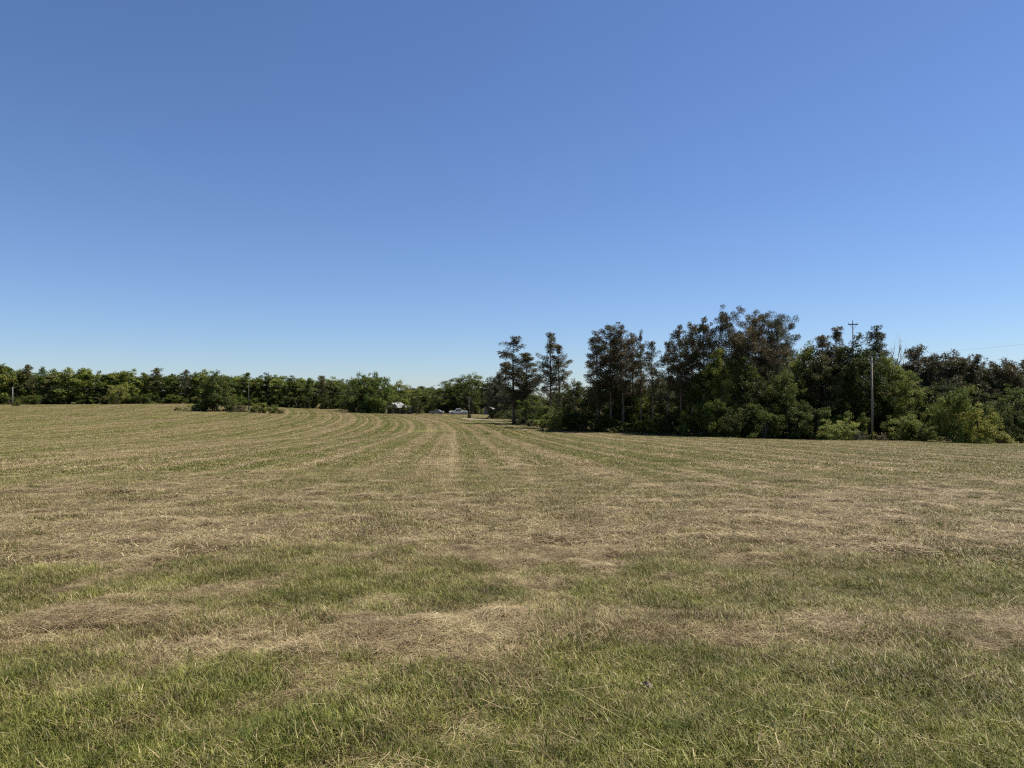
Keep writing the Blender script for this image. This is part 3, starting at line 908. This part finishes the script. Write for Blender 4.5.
shr = [
 ('bush0', 497, 174, 411, 14, 'dark', 'dark shrub at the left foot of the greyish conifer'),
 ('bush1', 536, 126, 419, 16, 'lit', 'small light green shrub under the leftmost pines'),
 ('bush2', 560, 106, 407, 28, 'lit', 'sunlit round shrub in front of the two open pines'),
 ('bush3', 580, 104, 412, 24, 'dark', 'dark shrub right of the sunlit round shrub'),
 ('bush0', 605, 102, 415, 22, 'dark', 'dark shrub before the trunks of the brown pines'),
 ('bush1', 632, 101, 420, 22, 'oak', 'low green shrub at the right foot of the brown pines'),
 ('bush2', 650, 98, 415, 22, 'oak', 'green shrub below the bright gap'),
 ('bush3', 670, 95, 412, 24, 'dark', 'dark shrub right of the bright gap'),
 ('bush0', 693, 91, 411, 24, 'lit', 'light green low shrub in front of the dark trees'),
 ('bush1', 714, 88, 398, 28, 'mid', 'taller leafy shrub right of the light green low one'),
 ('bush2', 738, 85, 408, 30, 'dark', 'shaded shrub at the foot of the biggest pine\'s thicket'),
 ('bush3', 764, 82, 404, 32, 'mid', 'dark green shrub in the deep shade near the grove\'s middle'),
 ('bush0', 790, 81, 402, 34, 'dark', 'big dark shrub left of the bushes by the near pole'),
 ('bush1', 812, 80, 406, 28, 'mid', 'rounded dark green shrub left of the bright pole shrub'),
 ('bush2', 836, 77, 420, 28, 'lime', 'bright low shrub just left of the near utility pole'),
 ('bush3', 853, 80, 412, 24, 'oak', 'shrub between the bright low shrub and the near pole'),
 ('bush0', 897, 77, 416, 32, 'oak', 'feathery green shrub just right of the near utility pole'),
 ('bush1', 920, 76, 424, 22, 'oak', 'low pale green shrub between feathery shrub and big bush'),
 ('bush3', 955, 73, 387, 35, 'lit', 'big round bush standing forward of the right grove'),
 ('bush2', 978, 72, 406, 29, 'lime', 'yellow-green sunlit bush leaning on the big round bush'),
 ('bush0', 1012, 76, 410, 34, 'dark', 'dark shrub at the right edge of the photo')]
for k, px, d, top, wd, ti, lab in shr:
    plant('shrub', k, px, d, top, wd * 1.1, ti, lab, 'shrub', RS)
LS = 'low shade shrubs under the right grove'
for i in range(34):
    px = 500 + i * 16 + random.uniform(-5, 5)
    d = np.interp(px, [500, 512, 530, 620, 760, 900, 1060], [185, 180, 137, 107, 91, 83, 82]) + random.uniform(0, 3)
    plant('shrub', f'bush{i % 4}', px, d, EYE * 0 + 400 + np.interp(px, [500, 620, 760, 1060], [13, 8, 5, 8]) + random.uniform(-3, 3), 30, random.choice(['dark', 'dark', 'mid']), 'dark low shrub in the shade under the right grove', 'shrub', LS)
WE = 'uncut weeds along the foot of the right grove'
for i in range(44):
    px = 528 + i * 11.6 + random.uniform(-5, 5)
    d = np.interp(px, [520, 560, 620, 760, 900, 1060], [127, 107, 99, 82.5, 75.5, 73.5]) + random.uniform(-.8, 1.5)
    base = HORIZON + (EYE - gz(at(px, d), d)) / d * F
    plant('weed_clump', f'weed{i % 2}', px, d, base - random.uniform(3.5, 9), random.uniform(8, 18), random.choice(['olive', 'oak', 'lit', 'mid', 'brown', 'olive']), 'low uncut weeds at the edge between mown field and right grove', 'weeds', WE)
BK = 'trees deep inside the right grove'
for i in range(30):
    px = 530 + i * 19 + random.uniform(-6, 6)
    d = np.interp(px, [530, 620, 760, 900, 1100], [148, 118, 104, 100, 98]) + random.uniform(0, 8)
    top = np.interp(px, [530, 560, 600, 660, 720, 800, 870, 920, 1100], [392, 388, 378, 380, 352, 348, 345, 368, 372])
    plant('grove_tree', f'oak{i % 5}', px, d, top + random.uniform(-3, 6), 44, random.choice(['dark', 'mid']), 'dark tree half hidden deep inside the right grove', 'tree', BK)
for k, px, d, top, lab in [('a', 892, 93, 343, 'shorter bare dead snag against the sky'), ('b', 900, 94, 338, 'taller grey dead snag with fan of bare twigs against the sky')]:
    tm, bm = snag(ord(k), 9)
    x = at(px, d); o = empty('dead_snag', (x, d, gz(x, d)), 1.0)
    h = height_to(px, d, top); o.scale = (h / 10.2, h / 10.2, h / 10.2)
    link('trunk', tm, o); link('branches', bm, o); tag(o, lab, 'dead tree', 'bare snags')
plant('weed_clump', 'weed0', 999, 73, 432, 20, 'lime', 'low bright grassy weeds right of the yellow-green bush', 'weeds')
plant('weed_clump', 'weed1', 860, 75.5, 431, 14, 'grey', 'pale dry brush at the left foot of the near utility pole', 'weeds')
plant('weed_clump', 'weed0', 879, 75.5, 434, 14, 'brown', 'brown dead brush at the right foot of the near utility pole', 'weeds')

# ------------------------------------------------------------------ utility poles and wires
m_pole = bark('weathered_pole', (.12, .102, .082), (.24, .205, .168))
m_pole_dark = bark('dark_creosote_pole', (.045, .038, .032), (.10, .085, .07))
m_ins = plain('glazed_insulator', (.30, .28, .26), .3)
m_steel = plain('galvanised_steel', (.45, .46, .47), .45, .8)
m_wire = plain('aluminium_wire', (.30, .30, .30), .5, .5)
def utility_pole(px, depth, top, label, arm=1.6, rad=.14, rz=0.0, group='utility poles', m_pole=m_pole):
    x = at(px, depth); z = gz(x, depth); H = height_to(px, depth, top)
    o = empty('utility_pole', (x, depth, z), rz)
    MB().tube([(0, 0, -.3), (0, 0, H * .5), (0, 0, H)], [rad, rad * .88, rad * .72], 12).build('post', m_pole, o, True)
    tops = []
    if arm:
        a = MB().box(-arm / 2, arm / 2, -.05 - rad, .05 - rad, H - .42, H - .30).build('crossarm', m_pole, o)
        br = MB()
        for s in (-1, 1):
            br.tube([(s * arm * .33, -rad - .06, H - .42), (0, -rad - .02, H - 1.05)], .018, 5)
        br.build('brace', m_steel, o)
        xs = (-arm * .45, 0, arm * .45)
    else:
        xs = (0,)
    for q in xs:
        zt = H if q == 0 else H - .30
        yq = 0 if q == 0 else -rad
        MB().tube([(q, yq, zt), (q, yq, zt + .06), (q, yq, zt + .07), (q, yq, zt + .15), (q, yq, zt + .19)], [.02, .02, .06, .055, .02], 8).build('insulator', m_ins, o, True)
        tops.append(Vector((x + q * math.cos(rz) - yq * math.sin(rz), depth + q * math.sin(rz) + yq * math.cos(rz), z + zt + .18)))
    tag(o, label, 'utility pole', group)
    return tops
def wire(a, b, sag, label, rad=.008):
    pts_ = []
    for i in range(25):
        f = i / 24
        p = a.lerp(b, f); p.z -= sag * 4 * f * (1 - f)
        pts_.append(p)
    o = MB().tube(pts_, rad, 5).build('power_line', m_wire)
    tag(o, label, 'power line', 'power lines')
tl = utility_pole(12.6, 255, 387, 'leftmost grey utility pole with short crossarm before the far tree line', 2.0, .22)
tm_ = utility_pole(248.6, 205, 383, 'middle utility pole standing in weeds right of the lone field tree', 0, .10, m_pole=m_pole_dark)
tr_ = utility_pole(469, 178, 397.5, 'third utility pole standing at the lane beside the pickup truck', 1.2, .12, m_pole=m_pole_dark)
wire(tl[1], tm_[0], 1.2, 'thin wire strung from leftmost pole to middle pole', .010)
wire(tm_[0], tr_[1], 1.2, 'thin wire strung from middle pole to the third pole by the lane', .010)
tn = utility_pole(872, 78, 358, 'near grey utility pole standing before the right grove', .9, .125)
utility_pole(853.5, 90, 321.5, 'taller pole whose crossarm rises above the right grove\'s trees', 1.2, .08, m_pole=m_pole_dark)
end = Vector((at(1240, 52), 52, EYE + (HORIZON - 318) / F * 52))
wire(tn[1], end, .35, 'thin wire rising from the near pole towards the right edge', .007)

# ------------------------------------------------------------------ house
m_tin = plain('shade_mottled_tin_roof', (.24, .232, .215), .55, .15, .6, .8)  # tin darkened in patches, mottled tree shade put into the colour
m_clap = plain('dark_clapboard', (.085, .075, .070), .8)
m_white = plain('white_trim', (.72, .71, .68), .6, 0, .08)
m_glass = plain('dark_window_glass', (.02, .024, .03), .08, 0, .1, spec=.6)
m_door = plain('brown_door', (.13, .075, .05), .6)
m_brick = plain('brick_chimney', (.25, .12, .085), .9)
hx, hd = at(399, 226), 226
h = empty('farm_house', (hx, hd, gz(hx, hd)), math.radians(8))
MB().box(-3.6, 2.3, -2.6, 2.6, -.2, 2.25).box(2.3, 4.3, -2.2, 1.6, -.2, 1.9).build('wall', m_clap, h)
rf = MB()
rf.add([(-4.1, -3.1, 2.2), (2.7, -3.1, 2.2), (2.7, 3.1, 2.2), (-4.1, 3.1, 2.2), (-1.7, 0, 3.75), (.4, 0, 3.75),
        (-4.1, -3.1, 2.08), (2.7, -3.1, 2.08), (2.7, 3.1, 2.08), (-4.1, 3.1, 2.08)],
       [(0, 1, 5, 4), (1, 2, 5), (2, 3, 4, 5), (3, 0, 4), (6, 7, 1, 0), (7, 8, 2, 1), (8, 9, 3, 2), (9, 6, 0, 3), (9, 8, 7, 6)])
ro = rf.build('roof', m_tin, h)
MB().box(-.9, -.4, .3, .8, 3.2, 4.2).build('chimney', m_brick, ro)
g = MB()
g.add([(-2.3, -4.1, 2.1), (-.3, -4.1, 2.1), (-1.3, -4.1, 3.35), (-2.3, -1.6, 2.12), (-.3, -1.6, 2.12), (-1.3, -1.0, 3.36)], [(0, 1, 2), (1, 4, 5, 2), (0, 2, 5, 3), (0, 3, 4, 1), (3, 5, 4)])
g.build('gable_roof', m_tin, h)
s = MB().prism([(2.35, 2.55), (4.7, 1.78), (4.7, 1.88), (2.35, 2.65)], -2.6, 2.0); s.build('lean_to_roof', m_tin, h)
pr = MB().add([(-4.0, -4.3, 1.95), (2.5, -4.3, 1.95), (2.5, -3.12, 2.2), (-4.0, -3.12, 2.2), (-4.0, -4.3, 1.87), (2.5, -4.3, 1.87), (2.5, -3.12, 2.12), (-4.0, -3.12, 2.12)],
              [(0, 1, 2, 3), (7, 6, 5, 4), (0, 4, 5, 1), (1, 5, 6, 2), (2, 6, 7, 3), (3, 7, 4, 0)])
pr.build('porch_roof', m_tin, h)
for q in (-3.8, -1.7, .4, 2.3):
    MB().box(q - .06, q + .06, -4.15, -4.03, -.15, 1.9).build('porch_post', m_white, h)
for q in (-2.9, .9, 3.2):
    y0 = -2.6 if q < 2.3 else -2.2
    fr = MB().box(q - .5, q + .5, y0 - .06, y0 - .003, .75, 1.75).build('window', m_white, h)
    MB().box(q - .4, q + .4, y0 - .075, y0 - .062, .84, 1.66).build('pane', m_glass, fr)
dr = MB().box(-1.1, -.2, -2.66, -2.603, -.15, 1.85).build('door', m_door, h)
MB().box(-.34, -.28, -2.72, -2.665, .85, .91).build('handle', m_steel, dr)
tag(h, 'small dark-walled house under a white tin roof, half hidden by trees', 'house')

sx_, sy_ = at(489.5, 222), 222
sh = empty('garden_shed', (sx_, sy_, gz(sx_, sy_)), math.radians(-15))
MB().box(-1.5, 1.5, -1.2, 1.2, -.2, 1.7).build('wall', plain('grey_shed_boards', (.16, .14, .13), .85), sh)
MB().prism([(-1.75, 1.66), (0, 2.55), (1.75, 1.66), (1.75, 1.76), (0, 2.66), (-1.75, 1.76)], -1.5, 1.5).build('roof', plain('pinkish_tin_roof', (.50, .42, .38), .5), sh)
MB().box(-.45, .45, -1.26, -1.203, -.15, 1.45).build('door', m_door, sh)
tag(sh, 'small shed with pale pinkish roof at the end of the lane', 'shed')

# ------------------------------------------------------------------ vehicles in the yard
m_wpaint = plain('white_car_paint', (.56, .56, .54), .5, 0, .04, spec=.3)
m_spaint = plain('silver_car_paint', (.22, .22, .22), .5, .2, .06)
m_rub = plain('tyre_rubber', (.025, .025, .025), .85)
m_lamp = plain('headlamp_glass', (.7, .7, .68), .1)
m_red = plain('red_tail_lamp', (.35, .02, .02), .25)
m_dk = plain('dark_plastic', (.03, .03, .03), .6)
def vehicle(name, loc, rz, outline, width, paint, wheels, wr, windows, label, cat, tub=None):
    """outline: side profile in x,z, nose at -x"""
    o = empty(name, loc, rz)
    hw = width / 2
    b = MB().prism(outline, -hw, hw)
    if tub:   # open cargo bed: two side walls, floor and tailgate
        x0, x1, z0, z1 = tub
        b.box(x0, x1, -hw, -hw + .08, z0, z1).box(x0, x1, hw - .08, hw, z0, z1).box(x1 - .08, x1, -hw + .08, hw - .08, z0, z1)
    b.build('body', paint, o, bevel=.035)
    for wx in wheels:
        for s in (-1, 1):
            y0, y1 = s * (hw - .2), s * (hw + .015)
            t_ = MB().tube([(wx, y0, wr), (wx, y1, wr)], wr, 18).build('wheel', m_rub, o)
            MB().tube([(wx, y1 - s * .01, wr), (wx, y1 + s * .012, wr)], wr * .6, 14).build('rim', m_steel, t_)
    for poly in windows:
        for s in (-1, 1):
            y0, y1 = s * (hw + .002), s * (hw + .012)
            MB().prism(poly, min(y0, y1), max(y0, y1)).build('window', m_glass, o)
    xs = [p[0] for p in outline]; xf, xr = min(xs), max(xs)
    zl = wr * 2 + .05
    for s in (-1, 1):
        MB().box(xf - .02, xf + .1, s * (hw - .2) - .15, s * (hw - .2) + .15, zl - .1, zl + .1).build('headlight', m_lamp, o)
        xe = tub[1] if tub else xr
        MB().box(xe - .08, xe + .02, s * (hw - .12) - .09, s * (hw - .12) + .09, zl, zl + .25).build('tail_light', m_red, o)
        MB().box(-.72, -.55, s * (hw + .02) if s > 0 else -hw - .2, hw + .2 if s > 0 else -hw - .02, 1.12, 1.28).build('mirror', m_dk, o)
    MB().box(xf - .08, xf + .05, -hw * .92, hw * .92, .35, .58).build('bumper', m_steel, o)
    tag(o, label, cat)
    return o
px_, pd_ = at(458.5, 222), 222
vehicle('pickup_truck', (px_, pd_, gz(px_, pd_)), math.radians(6),
        [(-2.9, .42), (2.75, .42), (2.75, .78), (1.05, .78), (.98, 1.12), (.78, 1.78), (.5, 1.84), (-.45, 1.82), (-.75, 1.72), (-1.15, 1.18), (-2.75, 1.05), (-2.9, .9)],
        1.95, m_wpaint, (-1.9, 1.75), .40,
        [[(-1.0, 1.2), (-.05, 1.2), (-.05, 1.68), (-.64, 1.68)], [(.03, 1.2), (.86, 1.2), (.72, 1.68), (.03, 1.68)]],
        'white pickup truck parked under dark trees right of the house', 'pickup truck', tub=(1.05, 2.75, .78, 1.18))
cx_, cd_ = at(436.5, 228), 228
vehicle('parked_car', (cx_, cd_, gz(cx_, cd_)), math.radians(-5),
        [(-2.2, .35), (2.2, .35), (2.25, .8), (2.1, .98), (1.55, 1.0), (.95, 1.42), (-.25, 1.45), (-.95, 1.0), (-2.0, .86), (-2.25, .7)],
        1.75, m_spaint, (-1.35, 1.35), .32,
        [[(-.78, 1.02), (.3, 1.02), (.3, 1.37), (-.22, 1.37)], [(.37, 1.02), (1.28, 1.02), (.9, 1.34), (.37, 1.37)]],
        'grey car parked on the yard between house and pickup truck', 'car')

# ------------------------------------------------------------------ lane
m_lane = plain('pale_gravel', (.17, .14, .09), .95, 0, .25, .8)
v, f = [], []
lane = [(at(466, 172), 172), (at(476, 165), 165), (at(487, 160), 160), (at(499, 156), 156), (at(520, 152), 152), (at(560, 150), 150), (at(620, 148), 148)]
L2 = []
for i in range(len(lane) - 1):
    for q in range(8):
        a, b = lane[i], lane[i + 1]
        L2.append((a[0] + (b[0] - a[0]) * q / 8, a[1] + (b[1] - a[1]) * q / 8))
for i, (x, y) in enumerate(L2):
    a, b = L2[max(i - 1, 0)], L2[min(i + 1, len(L2) - 1)]
    d = Vector((b[0] - a[0], b[1] - a[1])).normalized(); n = Vector((-d.y, d.x))
    for s in (-1.5, -.6, .6, 1.5):
        X, Y = x + n.x * s, y + n.y * s
        v.append((X, Y, gz(X, Y) + (.17 if abs(s) < 1 else .12)))
for i in range(len(L2) - 1):
    for k in range(3): f.append((i * 4 + k, i * 4 + k + 1, i * 4 + 5 + k, i * 4 + 4 + k))
tag(link('lane', new_mesh('lane', v, f, m_lane)), kind='structure')

# ------------------------------------------------------------------ clods in the foreground
m_clod = plain('dry_soil', (.17, .125, .085), .95, 0, .35, 30)
m_hole_shade = plain('hole_shadow_soil', (.075, .048, .030), .95, 0, .5, 30, spec=.05)  # soil colour darkened to stand in for the shadow inside holes
m_barkp = plain('grey_bark_piece', (.20, .155, .12), .9, 0, .3, 25)
def clod(px, y, sx, sy, sz, seed, label, mat=m_clod):
    r = np.random.default_rng(seed)
    bm_v, fs = [], []
    nu, nv = 14, 8
    for j in range(nv + 1):
        for i in range(nu):
            a, b = 2 * PI * i / nu, PI / 2 * j / nv
            k = 1 + .45 * (value_noise(math.cos(a) * 2 * math.cos(b), math.sin(a) * 2 * math.cos(b) + b * 2, 1.6, seed) - .5)
            bm_v.append((float(math.cos(a) * math.cos(b) * sx * k), float(math.sin(a) * math.cos(b) * sy * k), float(math.sin(b) * sz * k) - .01))
    for j in range(nv):
        for i in range(nu): fs.append((j * nu + i, j * nu + (i + 1) % nu, (j + 1) * nu + (i + 1) % nu, (j + 1) * nu + i))
    x = at(px, y)
    o = link('soil_clod', new_mesh('soil_clod', bm_v, fs, mat)); o.location = (x, y, gz(x, y))
    tag(o, label, 'soil clod')
clod(619, 4.6, .09, .07, .05, 3, 'dry crumbly soil clod in the foreground grass, left of the bark piece')
clod(645, 4.68, .045, .03, .075, 4, 'small grey upright bark piece in the foreground grass', m_barkp)
clod(612, 9.5, .16, .12, .05, 6, 'soil clod coloured dark as a shadowed hole where brown strip meets green strip', m_hole_shade)
clod(790, 9.0, .11, .08, .05, 8, 'smaller soil clod coloured dark as a shadowed hole on the brown strip right of centre', m_hole_shade)
